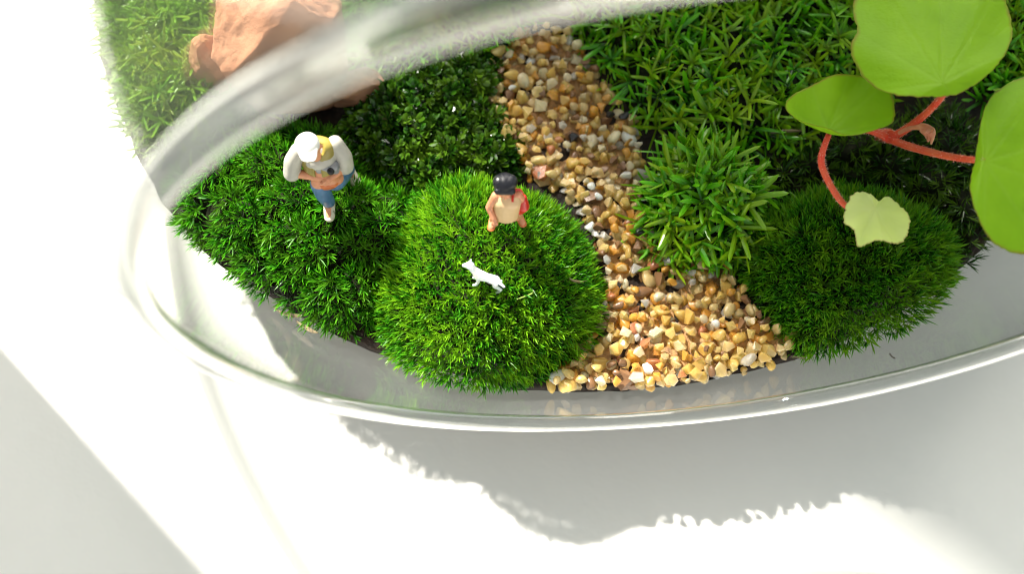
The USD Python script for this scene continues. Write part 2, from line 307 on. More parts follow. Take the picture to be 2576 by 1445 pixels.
def view_ok(P, pad=140):
    q = proj(P); return (q[:, 0] > -pad) & (q[:, 0] < PW + pad) & (q[:, 1] > -pad * 2) & (q[:, 1] < PH + pad)
def crevice(sf, lim):
    def f(P):
        d, _ = sf.tree.query(P[:, :2], 2); return (d[:, 1] - d[:, 0]) / (sf.clumps * .45) < lim + .5 * fb(P[:, 0], P[:, 1], .8, 2, 4)
    return f
def sites(sf, gap, n, seed, avoid=None):
    r = np.random.default_rng(seed); b = sf.box; x, y = r.uniform(b[0], b[2], n), r.uniform(b[1], b[3], n)
    k = sf.inside(x, y); x, y = x[k], y[k]; N = normal(sf, x, y)
    k = r.random(len(x)) < np.clip(1 / np.maximum(N[:, 2], .2) / 3.2, 0, 1); x, y, N = x[k], y[k], N[k]
    P = np.stack([x, y, sf.z(x, y)], -1); k = view_ok(P) & (np.hypot(x - SC[0], y - SC[1]) < rin(P[:, 2]) - .5)
    if avoid is not None: k &= ~avoid(P)
    P, N = P[k], N[k]
    taken = np.zeros(len(P), bool); dead = np.zeros(len(P), bool); T = cKDTree(P)
    for i in range(len(P)):
        if not dead[i]:
            taken[i] = True; dead[T.query_ball_point(P[i], gap)] = True
    return P[taken], N[taken]
def core(sf, drop, step=.55):
    b = sf.box; xs = np.arange(b[0] - step, b[2] + 2 * step, step); ys = np.arange(b[1] - step, b[3] + 2 * step, step)
    X, Y = np.meshgrid(xs, ys, indexing='ij'); I = sf.inside(X, Y) & (np.hypot(X - SC[0], Y - SC[1]) < rin(g(X, Y)) - 1.3)
    Z = sf.z(X, Y) - drop; Z = np.minimum(Z, sf.z(X, Y) - .1)
    idx = np.arange(X.size).reshape(X.shape)
    ok = I[:-1, :-1] & I[1:, :-1] & I[1:, 1:] & I[:-1, 1:]
    Q = np.stack([idx[:-1, :-1][ok], idx[1:, :-1][ok], idx[1:, 1:][ok], idx[:-1, 1:][ok]], -1)
    V = np.stack([X.ravel(), Y.ravel(), Z.ravel()], -1); usedv = np.unique(Q); remap = np.full(len(V), -1); remap[usedv] = np.arange(len(usedv)); Q = remap[Q]; V = V[usedv]
    # close it downwards
    E = {}
    for q in Q:
        for i in range(4): E[(q[i], q[(i + 1) % 4])] = 1
    rimq = [(p, r_) for (p, r_) in E if (r_, p) not in E]
    W = V.copy(); W[:, 2] = np.minimum(W[:, 2] - .3, g(W[:, 0], W[:, 1]) - 2.0); n = len(V)
    sides = [[r_, p, p + n, r_ + n] for p, r_ in rimq]
    return np.vstack([V, W]), np.vstack([Q, Q[:, ::-1] + n, np.array(sides)])
def blades(P, A, spec, seed):
    """Shoots at P along A; each a spiral of narrow leaves. spec: n leaves, len, wid, spread (deg range), curl, rise (mm up the stem), fold."""
    r = np.random.default_rng(seed); n = spec['n']; k = len(P)
    A = A / np.linalg.norm(A, axis=1, keepdims=True)
    X = np.cross(A, r.normal(size=(k, 3))); X /= np.linalg.norm(X, axis=1, keepdims=True); Y = np.cross(A, X)
    sc = r.uniform(*spec.get('size', (.75, 1.2)), k)
    j = np.arange(n)[None, :]; t = (j + r.uniform(0, 1, (k, n))) / n                    # 0 low/outer .. 1 top/inner
    az = j * 2.39996 + r.uniform(0, 6.28, (k, 1)) + r.normal(0, .2, (k, n))
    sp = np.radians(spec['spread'][0] + (spec['spread'][1] - spec['spread'][0]) * (1 - t) + r.normal(0, 7, (k, n)))
    R = np.cos(az)[..., None] * X[:, None] + np.sin(az)[..., None] * Y[:, None]
    D = np.cos(sp)[..., None] * A[:, None] + np.sin(sp)[..., None] * R
    B = P[:, None] + A[:, None] * (spec['rise'] * (t - spec.get('sink', .6)) * sc[:, None])[..., None]
    L = spec['len'] * sc[:, None] * r.uniform(.7, 1.15, (k, n)); Wd = spec['wid'] * r.uniform(.75, 1.2, (k, n)) * np.sqrt(sc)[:, None]
    C = R * spec['curl'] * r.uniform(.3, 1.4, (k, n))[..., None] - np.array([0, 0, spec.get('droop', 0)]); Sd = np.cross(A[:, None], R)
    tw = r.normal(0, .35, (k, n))[..., None]; Sd = Sd + np.cross(D, Sd) * tw; Sd /= np.linalg.norm(Sd, axis=-1, keepdims=True)
    m = k * n; B, D, C, Sd = (q.reshape(m, 3) for q in (B, D, C, Sd)); L, Wd = L.ravel(), Wd.ravel(); u = np.repeat(r.random(k), n)
    Nf = np.cross(Sd, D); tt = np.array(spec.get('rows', (0, .35, .7))); ww = np.array(spec.get('prof', (.6, 1, .7))); fold = spec.get('fold', 0)
    rows, uvs = [], []
    for a_, w_ in zip(tt, ww):
        c_ = B + (L * a_)[:, None] * D + (L * a_ * a_)[:, None] * C; h = (Wd * w_ / 2)[:, None]
        if fold: rows += [c_ - Sd * h + Nf * h * fold, c_, c_ + Sd * h + Nf * h * fold]; uvs += [a_] * 3
        else: rows += [c_ - Sd * h, c_ + Sd * h]; uvs += [a_] * 2
    rows.append(B + L[:, None] * D + L[:, None] * C); uvs.append(1.0)
    V = np.stack(rows, 1); nv = V.shape[1]; w = 3 if fold else 2; f = []
    for i in range(len(tt) - 1):
        for s_ in range(w - 1):
            p, q = i * w + s_, (i + 1) * w + s_; f += [[p, p + 1, q + 1], [p, q + 1, q]]
    p = (len(tt) - 1) * w; f += [[p + s_, p + s_ + 1, nv - 1] for s_ in range(w - 1)]
    f = np.array(f); F = (f[None] + (np.arange(m) * nv)[:, None, None]).reshape(-1, 3)
    uv = np.stack([np.tile(uvs, m), np.repeat(u, nv)], -1)
    return V.reshape(-1, 3), F, uv
CUSH = dict(n=12, len=1.15, wid=.155, spread=(5, 44), curl=.16, rise=1.3, sink=.75, size=(.65, 1.3))
STAR = dict(n=14, len=3.2, wid=.54, spread=(25, 92), curl=.30, rise=2.2, sink=.7, fold=.35, droop=.05, rows=(0, .3, .62, .88), prof=(.6, .95, 1, .8), size=(.55, 1.25))
LEAFY = dict(n=11, len=.95, wid=.62, spread=(20, 85), curl=.15, rise=1.0, sink=.6, rows=(0, .4, .75), prof=(.45, 1, .85), fold=.3, size=(.6, 1.35))
def moss(name, label, sf, spec, mt, gap, n=60000, seed=0, drop=.9, lean=(0, 0, 0), rough=.18, group=None, avoid=None, cat='moss cushion', extra=None, steep=1.0):
    c_ = np.array([(sf.box[0] + sf.box[2]) / 2, (sf.box[1] + sf.box[3]) / 2]); t = thing(name, label, cat, (c_[0], c_[1], float(g(*c_))), group)
    put('peat_core', core(sf, drop), M['peat'], t, smooth=60)
    P, N = sites(sf, gap, n, seed, avoid); r = np.random.default_rng(seed + 1)
    A = N * steep + np.array(lean) + np.array([0, 0, .25]) + r.normal(0, rough, P.shape)
    A[:, 2] = np.maximum(A[:, 2], .02)
    V, F, uv = blades(P, A, spec, seed + 2)
    put('shoots', (V, F), mt, t, uv=uv, kind='stuff'); print(name, len(P), len(F))
    return t, P, N

central = Dome((1222, 738), 12.4, 12.2, 11.0, seed=2, lump=1.7, lobes=.05)
left = Patch([(425, 470), (450, 575), (540, 660), (640, 745), (745, 805), (850, 845), (920, 830), (960, 790), (1040, 700), (1090, 600), (1060, 520), (930, 470), (880, 400), (850, 345), (720, 330), (600, 370), (500, 430)], 7.5, 7, 5, 2.4, .3, 5.0)
dark = Patch([(860, 330), (900, 250), (1000, 190), (1180, 140), (1270, 160), (1255, 260), (1300, 370), (1310, 440), (1220, 500), (1080, 560), (960, 520), (880, 440)], 4.5, 6, 7, 1.6, .35, 3.2)
tuft = Dome((1770, 545), 6.4, 6.6, 8.0, seed=3, lump=.8, lobes=.06)
starf = Patch([(1450, 40), (1480, 130), (1535, 250), (1610, 335), (1700, 350), (1880, 390), (2000, 380), (2080, 300), (2200, 240), (2400, 180), (2500, 60), (2450, -150), (1420, -150)], 4.5, 5, 9, 2.0, .3, 5)
right = Dome((2130, 700), 11.7, 9.6, 9.5, rot=-4, seed=6, lump=1.7, lobes=.045)
shade = Patch([(1900, 430), (2010, 390), (2150, 330), (2350, 260), (2470, 330), (2510, 480), (2480, 620), (2440, 690), (2380, 640), (2250, 520), (2080, 470), (1960, 500)], 4.0, 5, 12, 1.4, .35, 4)
backl = Patch([(290, -130), (262, 20), (285, 130), (318, 260), (340, 350), (420, 400), (520, 340), (640, 300), (740, 240), (620, 100), (640, -130)], 6.5, 6, 15, 2.0, .3, 5)
backc = Patch([(860, -150), (880, 40), (900, 190), (1050, 190), (1260, 130), (1330, 60), (1380, -150)], 6.0, 6, 16, 1.8, .3, 4)
fars = Patch([(2430, 0), (2440, 120), (2470, 260), (2560, 300), (2700, 280), (2700, -40)], 4.5, 4, 18, 1.5, .3, 5)

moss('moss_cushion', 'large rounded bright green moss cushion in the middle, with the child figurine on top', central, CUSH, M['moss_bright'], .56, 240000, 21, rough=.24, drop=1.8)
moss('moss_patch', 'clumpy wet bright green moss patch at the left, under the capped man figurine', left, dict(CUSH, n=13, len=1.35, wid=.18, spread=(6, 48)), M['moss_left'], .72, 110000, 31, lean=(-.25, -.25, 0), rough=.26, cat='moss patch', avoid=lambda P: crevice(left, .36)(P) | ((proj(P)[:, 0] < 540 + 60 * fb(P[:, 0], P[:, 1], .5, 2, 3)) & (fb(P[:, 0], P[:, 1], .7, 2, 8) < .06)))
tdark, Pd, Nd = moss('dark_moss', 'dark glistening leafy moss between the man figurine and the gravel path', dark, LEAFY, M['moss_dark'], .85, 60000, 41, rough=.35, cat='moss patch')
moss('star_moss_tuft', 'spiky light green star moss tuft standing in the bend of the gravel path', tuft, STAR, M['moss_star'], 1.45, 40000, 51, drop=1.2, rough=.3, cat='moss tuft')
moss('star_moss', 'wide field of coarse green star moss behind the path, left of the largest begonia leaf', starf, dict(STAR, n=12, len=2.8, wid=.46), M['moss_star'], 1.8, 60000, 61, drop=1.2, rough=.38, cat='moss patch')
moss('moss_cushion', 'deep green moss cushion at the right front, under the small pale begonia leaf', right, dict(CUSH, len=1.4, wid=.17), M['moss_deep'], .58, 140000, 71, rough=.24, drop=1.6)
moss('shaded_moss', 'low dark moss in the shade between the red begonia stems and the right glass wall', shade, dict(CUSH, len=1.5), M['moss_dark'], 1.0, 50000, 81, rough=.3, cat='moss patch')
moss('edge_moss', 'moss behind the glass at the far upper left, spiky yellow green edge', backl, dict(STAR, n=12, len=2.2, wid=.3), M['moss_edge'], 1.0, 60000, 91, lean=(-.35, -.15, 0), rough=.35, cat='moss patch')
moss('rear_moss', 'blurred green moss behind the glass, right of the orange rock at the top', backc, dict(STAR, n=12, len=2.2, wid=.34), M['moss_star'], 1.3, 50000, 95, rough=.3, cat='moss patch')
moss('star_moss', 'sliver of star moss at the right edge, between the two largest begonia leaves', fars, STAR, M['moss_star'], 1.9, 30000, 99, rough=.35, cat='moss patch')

# dew on the dark moss
drops = []; r = np.random.default_rng(5); ico = trimesh.creation.icosphere(1)
for p, n in zip(Pd[r.permutation(len(Pd))[:260]], Nd):
    q = ico.copy(); q.apply_scale(r.uniform(.07, .17)); q.apply_translation(p + n * r.uniform(.5, .9) + r.normal(0, .2, 3)); drops.append(q)
put('dew_drops', join(drops), M['dew'], tdark, smooth=True, kind='stuff')

# ------------------------------------------------------------------ orange rock at the back
def rock(name, label, px, zc, radii, seed, rot=0):
    c_ = atg(np.array(px, float)); s = trimesh.creation.icosphere(5); v = np.array(s.vertices)
    r = np.random.default_rng(seed); cuts = r.normal(size=(16, 3)); cuts /= np.linalg.norm(cuts, axis=1)[:, None]
    for k in cuts:                              # break flat faces off the ball
        d_ = v @ k; lim = r.uniform(.72, .92); v = v - np.maximum(0, d_ - lim)[:, None] * k * .93
    v = v * (1 + .16 * (meshkit.fbm(v * 2.2 + 7, 4, seed) - .5)[:, None] + .05 * (meshkit.fbm(v * 9 + 3, 3, seed) - .5)[:, None])
    v = v * np.array(radii); cr, sr = math.cos(rot), math.sin(rot); v = v @ np.array([[cr, sr, 0], [-sr, cr, 0], [0, 0, 1]])
    c_[2] += zc; tag(put(name, (v + c_, s.faces), M['rock'], smooth=35), label, 'rock')
rock('rock', 'large orange brown rock standing in the moss behind the glass at the top', (740, 235), 9, (8.6, 5.6, 13.5), 3, .3)
rock('rock', 'small orange rock lump at the lower left foot of the large orange rock', (560, 235), 5.5, (2.9, 2.6, 6), 8, .2)

rock('rock', 'low orange red rock at the right foot of the large orange rock', (890, 245), 2.2, (4.2, 2.0, 2.4), 12, .35)

# ------------------------------------------------------------------ gravel path
path_px = [(1235, 170), (1245, 280), (1300, 385), (1325, 440), (1400, 475), (1455, 505), (1490, 600), (1520, 690), (1520, 770), (1490, 830), (1440, 900), (1385, 970), (1430, 985), (1500, 992), (1620, 990), (1700, 988), (1790, 962), (1900, 930), (1985, 885), (2005, 860), (1910, 815), (1850, 715), (1800, 650), (1700, 620), (1640, 590), (1605, 500), (1615, 410), (1600, 320), (1530, 240), (1480, 160), (1420, 85), (1320, 80)]
pp = Polygon(atg(np.array(path_px, float))[:, :2]).buffer(.3)
cxy = np.array(pp.centroid.coords[0]); gravel = thing('gravel_path', 'winding path of orange and cream gravel running back between the moss cushions', 'gravel path', (*cxy, float(g(*cxy))))
tones = {'honey': (.62, .33, .075), 'tan': (.58, .36, .14), 'cream': (.64, .48, .27), 'amber': (.64, .24, .035), 'pale': (.78, .71, .58), 'grey': (.36, .31, .25), 'brown': (.20, .10, .045), 'rust': (.40, .12, .05), 'black': (.02, .018, .02), 'ochre': (.57, .35, .10)}
weights = dict(honey=.26, tan=.23, cream=.11, amber=.18, pale=.025, grey=.07, brown=.09, rust=.03, black=.015, ochre=.12)
GM = {k: mat(f'{k}_stone', c_, .34, .45, vary=.35, scale=700, color2=tuple(q * .68 for q in c_), bump=.25, bscale=1600, sss=.0 if k in ('black', 'brown') else .5) for k, c_ in tones.items()}
protos = []
for i in range(24):
    r = np.random.default_rng(100 + i); p = r.normal(size=(13, 3)); p /= np.linalg.norm(p, axis=1)[:, None]; p *= r.uniform(.8, 1.05, (13, 1)); h = trimesh.convex.convex_hull(p)
    h = trimesh.Trimesh(*trimesh.remesh.subdivide_loop(h.vertices, h.faces, 1)[:2]) if i % 4 == 0 else h
    v = np.array(h.vertices); v = v / np.abs(v).max(0); protos.append((v, np.array(h.faces)))
stp = .5; bb = pp.bounds; X, Y = np.meshgrid(np.arange(bb[0], bb[2], stp), np.arange(bb[1], bb[3], stp), indexing='ij'); Zb = g(X, Y) + .25 + 1.0 * fb(X, Y, .9, 3, 5)
I = shapely.contains_xy(pp.buffer(-.3), X, Y) & (np.hypot(X - SC[0], Y - SC[1]) < rin(g(X, Y)) - 1.5); idx = np.arange(X.size).reshape(X.shape); ok = I[:-1, :-1] & I[1:, :-1] & I[1:, 1:] & I[:-1, 1:]
put('sandy_bed', (np.stack([X.ravel(), Y.ravel(), Zb.ravel()], -1), np.stack([idx[:-1, :-1][ok], idx[1:, :-1][ok], idx[1:, 1:][ok], idx[:-1, 1:][ok]], -1)), M['bed'], gravel, smooth=60)
stones = []; r = np.random.default_rng(77); b = pp.bounds
acc = []
for layer, (count, zoff, lo, hi) in enumerate(((6000, -.2, .5, .85), (9000, .6, .55, 1.1), (9000, 1.35, .48, .9))):
    pts, rs = [], []
    for _ in range(count):
        x, y = r.uniform(b[0], b[2]), r.uniform(b[1], b[3]); rad_ = lo + (hi - lo) * r.random() ** 1.6
        if not pp.contains(shapely.Point(x, y)): continue
        if pts:
            dd = np.hypot(np.array(pts)[:, 0] - x, np.array(pts)[:, 1] - y)
            if (dd < (np.array(rs) + rad_) * (.78, .74, .98)[layer]).any(): continue
        if layer and pp.boundary.distance(shapely.Point(x, y)) < .25: continue
        if math.hypot(x - SC[0], y - SC[1]) > float(rin(g(x, y))) - .9: continue
        pts.append((x, y)); rs.append(rad_)
    for (x, y), rad_ in zip(pts, rs):
        acc.append((x, y, float(g(x, y)) + zoff + r.uniform(-.15, .3) + .9 * max(0, float(fb(x, y, .25, 2, 9))), rad_, layer))
names, probs = list(weights), np.array(list(weights.values())); probs = probs / probs.sum()
for (x, y, z, rad_, layer) in acc:
    v, f = protos[r.integers(24)]; sc_ = rad_ * np.array([r.uniform(.95, 1.35), r.uniform(.9, 1.1), r.uniform(.75, 1.0)])
    R_ = trimesh.transformations.random_rotation_matrix(r.random(3))[:3, :3]; Rz = trimesh.transformations.rotation_matrix(r.uniform(0, 6.28), (0, 0, 1))[:3, :3]
    w = ((v * sc_) @ (R_ if r.random() < .4 else Rz).T) + (x, y, z); stones.append((layer, rad_, w, f, names[r.choice(len(names), p=probs)]))
order = sorted(range(len(stones)), key=lambda i: -(stones[i][0] * 10 + stones[i][1]))
for i in order[:300]: put('stone', stones[i][2:4], GM[stones[i][4]], gravel, smooth=36)
rest = {}
for i in order[300:]: rest.setdefault(stones[i][4], []).append(stones[i][2:4])
for k, ms in rest.items(): put(f'small_{k}_stones', join(ms), GM[k], gravel, smooth=48, kind='stuff')
print('stones', len(stones))

# ------------------------------------------------------------------ begonia
def bleafmat(name, c1, c2, vein, edge):
    n = {'t': ('texture_coordinate', {}), 's': ('separate_xyz', {}), 'g': ('geometry', {}), 'n': ('noise_texture', {'scale': 220, 'detail': 4}), 'r': ('rgb_ramp', {'ramp': [(.3, c1), (.7, c2)]}),
         'vm': ('math', {'math_type': 'multiply', 'value2': .13}), 'v': ('mix_color', {'b': vein}), 'er': ('map_range', {'from_min': .955, 'from_max': .995, 'clamp': True}), 'nz': ('noise_texture', {'scale': 600}), 'em': ('math', {'math_type': 'multiply'}), 'e': ('mix_color', {'b': edge}),
         'bn': ('noise_texture', {'scale': 2600, 'detail': 2}), 'b': ('bump', {'strength': .25, 'distance': .0003}),
         'p': ('principled_bsdf', {'roughness': .45, 'specular_ior_level': .25}), 'tr': ('translucent_bsdf', {}), 'm': ('mix_closure', {'fac': .4})}
    l = [('t.UV', 's.vector'), ('g.position', 'n.vector'), ('n.fac', 'r.fac'), ('r.color', 'v.a'), ('s.y', 'vm.value1'), ('vm.value', 'v.fac'), ('s.x', 'er.value'), ('g.position', 'nz.vector'), ('er.result', 'em.value1'), ('nz.fac', 'em.value2'), ('em.value', 'e.fac'), ('v.result', 'e.a'),
         ('g.position', 'bn.vector'), ('bn.fac', 'b.height'), ('b.normal', 'p.normal'), ('e.result', 'p.base_color'), ('e.result', 'tr.color'), ('p.BSDF', 'm.closure1'), ('tr.BSDF', 'm.closure2')]
    return usdkit.material(stage, f'/World/Looks/{name}', n, l, surface='m.closure')
M['bleaf'] = bleafmat('begonia_leaf', (.26, .50, .006), (.34, .60, .012), (.46, .66, .10), (.30, .10, .04))
M['bpale'] = bleafmat('pale_begonia_leaf', (.74, .84, .26), (.82, .90, .38), (.85, .9, .52), (.34, .20, .05))
M['stem'] = mat('red_stem', (.60, .045, .02), .45, .3, vary=.7, scale=260, color2=(.62, .15, .06))
M['hair'] = mat('stem_hairs', (.75, .45, .35), .5, .3)
M['bud'] = mat('pink_bud', (.62, .26, .13), .5, .4, vary=.5, scale=800, color2=(.5, .14, .06), sss=.25)
def leaf_mesh(outline, base, zf, cup, teeth, seed, veins=7, rings=26, na=150, thick=.28, jag=.012):
    o = np.array(outline, float); tck, _ = splprep(np.vstack([o, o[:1]]).T, s=30, per=True); ox = np.array(splev(np.linspace(0, 1, na, endpoint=False), tck)).T
    base = np.array(base, float); cen = ox.mean(0); hub = base + (cen - base) * .12
    r = np.random.default_rng(seed); ang = np.linspace(0, 2 * np.pi, na, endpoint=False)
    saw = (np.arange(na) * teeth % 1.0); ox = cen + (ox - cen) * (1 + jag * (saw - .5) + .3 * jag * r.normal(size=na))[:, None] if teeth else ox
    far = np.linalg.norm(ox - hub, axis=1); tips = ox[np.linspace(0, na, veins, endpoint=False).astype(int)]
    V, UV = [], []
    for i in range(rings + 1):
        t = i / rings; p = hub + (ox - hub) * t
        vm = np.zeros(na)
        for tp in tips:
            d_ = tp - hub; ln = np.linalg.norm(d_); d_ = d_ / ln; al = (p - hub) @ d_; ds = np.abs((p - hub) @ np.array([-d_[1], d_[0]]))
            vm = np.maximum(vm, np.where(al > 0, np.exp(-(ds / (3.2 + 3 * (1 - t))) ** 2) * (1 - .6 * t), 0))
        q = at(p, zf(p)); q[:, 2] += cup * (t ** 2) + .35 * np.sin(ang * 5 + seed) * t ** 2 - .05 * vm
        V.append(q); UV.append(np.stack([np.full(na, t), vm], -1))
    V = np.array(V); UV = np.array(UV).reshape(-1, 2); idx = np.arange((rings + 1) * na).reshape(rings + 1, na)
    Q = np.stack([idx[:-1], np.roll(idx, -1, 1)[:-1], np.roll(idx, -1, 1)[1:], idx[1:]], -1).reshape(-1, 4)
    W = V.copy(); W[..., 2] -= thick * (1 - .7 * (np.arange(rings + 1) / rings) ** 4)[:, None]; n = V.size // 3
    e = np.stack([idx[-1], np.roll(idx[-1], -1), np.roll(idx[-1], -1) + n, idx[-1] + n], -1)
    Q = np.vstack([Q, Q[:, ::-1] + n, e]); F = np.vstack([Q[:, [0, 1, 2]], Q[:, [0, 2, 3]]])
    return (np.vstack([V.reshape(-1, 3), W.reshape(-1, 3)]), F), np.vstack([UV, UV])
def hairy(pts, rad):
    m = tube(pts, rad, 10, 60); v = m[0][:600].reshape(60, 10, 3); c_ = v.mean(1, keepdims=True); r = np.random.default_rng(3); i, j = r.integers(1, 59, 420), r.integers(0, 10, 420)
    p = v[i, j]; d_ = p - c_[i, 0]; d_ = d_ / np.linalg.norm(d_, axis=1)[:, None] + r.normal(0, .35, d_.shape)
    V, F, _ = blades(p, d_, dict(n=1, len=.2, wid=.035, spread=(0, 4), curl=.1, rise=0, sink=0), 9); return m, (V, F)
hubp = at(np.array([2240., 345]), 12.0)
beg = thing('begonia', 'young begonia with light green round leaves on red stems at the right', 'begonia', atg(np.array([2240., 360])))
def plane(z0, c_, gx, gy): return lambda p: z0 + gx * (p[..., 0] - c_[0]) + gy * (p[..., 1] - c_[1])
L1 = [(2158, 80), (2150, 20), (2180, -60), (2260, -110), (2400, -120), (2500, -60), (2545, 10), (2552, 60), (2540, 120), (2500, 170), (2440, 210), (2390, 230), (2350, 237), (2300, 238), (2240, 225), (2190, 190), (2155, 150), (2140, 105)]
L2 = [(1970, 285), (2000, 245), (2040, 220), (2100, 205), (2160, 197), (2200, 205), (2230, 235), (2245, 270), (2248, 298), (2240, 322), (2215, 335), (2160, 345), (2110, 347), (2080, 341), (2030, 318), (1990, 302)]
L3 = [(2458, 405), (2462, 360), (2470, 300), (2485, 255), (2510, 220), (2550, 195), (2620, 180), (2700, 220), (2740, 330), (2745, 450), (2710, 560), (2640, 625), (2576, 634), (2540, 618), (2500, 600), (2478, 575), (2462, 540), (2448, 490), (2444, 455), (2450, 425)]
L4 = [(2124, 530), (2120, 548), (2128, 568), (2142, 585), (2148, 604), (2155, 626), (2180, 616), (2202, 611), (2230, 618), (2255, 620), (2274, 605), (2284, 585), (2281, 553), (2266, 523), (2243, 505), (2222, 502), (2206, 516), (2198, 502), (2180, 488), (2160, 485), (2140, 500)]
P1, P2, P3, P4 = plane(25, (2350, 60), .004, .004), plane(19, (2110, 280), .002, -.004), plane(22, (2600, 400), -.006, 0), plane(14.5, (2200, 560), 0, -.006)
for o, bs, zf, cup, teeth, m_, lab in ((L1, (2375, 228), P1, -.6, .0, M['bleaf'], None), (L2, (2080, 338), P2, .9, .0, M['bleaf'], None), (L3, (2462, 405), P3, -.5, .0, M['bleaf'], None)):
    ms, uv = leaf_mesh(o, bs, zf, cup, .16, int(bs[0]) % 7); put('leaf', ms, m_, beg, smooth=True, uv=uv)
ms, uv = leaf_mesh(L4, (2203, 520), P4, .5, .16, 3, 5, jag=.035); tag(put('leaf', ms, M['bpale'], beg, smooth=True, uv=uv), 'small pale yellow green leaf with a toothed brown edge')
def pt(x, y, z): return at(np.array([float(x), float(y)]), z)
root = atg(np.array([2205., 335.]))
_m, _h = hairy([pt(2236, 350, 11.5), pt(2300, 310, 15), pt(2345, 270, 19.5), pt(2372, 238, 23.5), pt(2376, 226, 24.9)], [0.468, 0.425, 0.374, 0.34, 0.289]); _s = put('stem', _m, M['stem'], beg, smooth=True); put('hairs', _h, M['hair'], _s, kind='stuff')
_m, _h = hairy([pt(2236, 348, 11.5), pt(2300, 372, 14), pt(2380, 392, 17.5), pt(2445, 402, 21), pt(2475, 404, 22.4)], [0.425, 0.408, 0.374, 0.34, 0.289]); _s = put('stem', _m, M['stem'], beg, smooth=True); put('hairs', _h, M['hair'], _s, kind='stuff')
_m, _h = hairy([pt(2236, 350, 11), pt(2190, 328, 14), pt(2130, 318, 16.4), pt(2088, 322, 18.2)], [.5, .42, .4, .36]); _s = put('stem', _m, M['stem'], beg, smooth=True); put('hairs', _h, M['hair'], _s, kind='stuff')
_m, _h = hairy([pt(2085, 338, 17.8), pt(2067, 390, 17), pt(2070, 425, 16), pt(2090, 468, 15), pt(2112, 502, 14.2), pt(2140, 524, 13.9), pt(2200, 522, 14.2)], [0.306, 0.357, 0.374, 0.357, 0.34, 0.289, 0.17]); _s = put('stem', _m, M['stem'], beg, smooth=True); put('hairs', _h, M['hair'], _s, kind='stuff')
_m, _h = hairy([root - (0, 0, 1), (root + hubp) / 2 + (.3, 0, 0), hubp + (0, 0, .2)], [.75, .7, .6]); _s = put('stem', _m, M['stem'], beg, smooth=True); put('hairs', _h, M['hair'], _s, kind='stuff')
put('leaf_bud', join([tube([pt(2262, 335, 13), pt(2290, 322, 14.5), pt(2318, 319, 15.5), pt(2338, 328, 15.6)], [.2, .25, .4, .5])] + [tube([pt(2322 + i * 6, 322 + abs(i - 1.5) * 3, 15.8), pt(2330 + i * 5, 335 + i, 15.2), pt(2330 + i * 4, 348 + i * 3 + (i % 2) * 6, 14.6)], [.42, .38, .1], 7, 14) for i in range(4)]), M['bud'], beg, smooth=True)

# ------------------------------------------------------------------ figurines
paint = dict(rough=.38, spec=.5)
M['skin'] = mat('painted_skin', (.66, .30, .17), .4, .5, vary=.3, scale=900, color2=(.56, .22, .11))
M['white_paint'] = mat('white_paint', (.78, .77, .74), .35, .5, vary=.2, scale=900, color2=(.68, .67, .63))
M['shirt'] = mat('offwhite_shirt_paint', (.46, .43, .38), .4, .5, vary=.3, scale=900, color2=(.38, .36, .31))
M['olive'] = mat('olive_paint', (.32, .26, .05), .4, .5, vary=.3, scale=900, color2=(.24, .19, .035))
M['orange'] = mat('orange_paint', (.62, .17, .05), .4, .5, vary=.3, scale=900, color2=(.48, .12, .035))
M['jeans'] = mat('blue_jeans_paint', (.10, .21, .38), .4, .5, vary=.4, scale=900, color2=(.06, .13, .25))
M['shoe'] = mat('beige_shoe_paint', (.70, .64, .52), .4, .5, vary=.3, scale=900, color2=(.56, .50, .40))
M['grey'] = mat('grey_paint', (.30, .30, .32), .4, .5, vary=.5, scale=1200, color2=(.14, .14, .15))
M['black'] = mat('black_paint', (.006, .006, .009), .34, .35)
M['beige'] = mat('beige_vest_paint', (.68, .47, .26), .4, .5, vary=.25, scale=900, color2=(.60, .40, .21))
M['red'] = mat('red_paint', (.62, .02, .015), .3, .5, vary=.3, scale=900, color2=(.45, .015, .01))
M['plastic'] = mat('white_plastic', (.80, .80, .82), .3, .5, sss=.3)

def surf_pt(sf, px, it=14):
    p = at(np.array(px, float), 5.)
    for _ in range(it): p = at(np.array(px, float), float(sf.z(p[0:1], p[1:2])[0]))
    return p
def hand(w, d, s, side, curl=.5):
    """A small hand at wrist w pointing along d: palm, four bent fingers, thumb."""
    d = np.asarray(d, float) / np.linalg.norm(d); l = np.cross(d, (0, 0, 1.0)); l /= np.linalg.norm(l); up = np.cross(l, d); w = np.asarray(w, float); ps = []
    kn = w + d * .55 * s
    ps.append(m3.Manifold.batch_hull([ball(w, .22 * s, 10), ball(kn + l * .24 * s, .13 * s, 10), ball(kn - l * .24 * s, .13 * s, 10)]))
    for i, ln in enumerate((.42, .5, .46, .36)):
        a_ = kn + l * (.25 - .165 * i) * s; b_ = a_ + (d * .6 - up * curl * .4) * ln * s; c_ = b_ + (d * .35 - up * curl) * ln * .7 * s
        ps.append(limb((a_, .085 * s), (b_, .075 * s), (c_, .06 * s), seg=8))
    a_ = w + d * .15 * s + l * .2 * side * s; ps.append(limb((a_, .1 * s), (a_ + (d * .3 + l * .25 * side) * s, .085 * s), (a_ + (d * .55 + l * .15 * side - up * .2) * s, .065 * s), seg=8))
    return ps
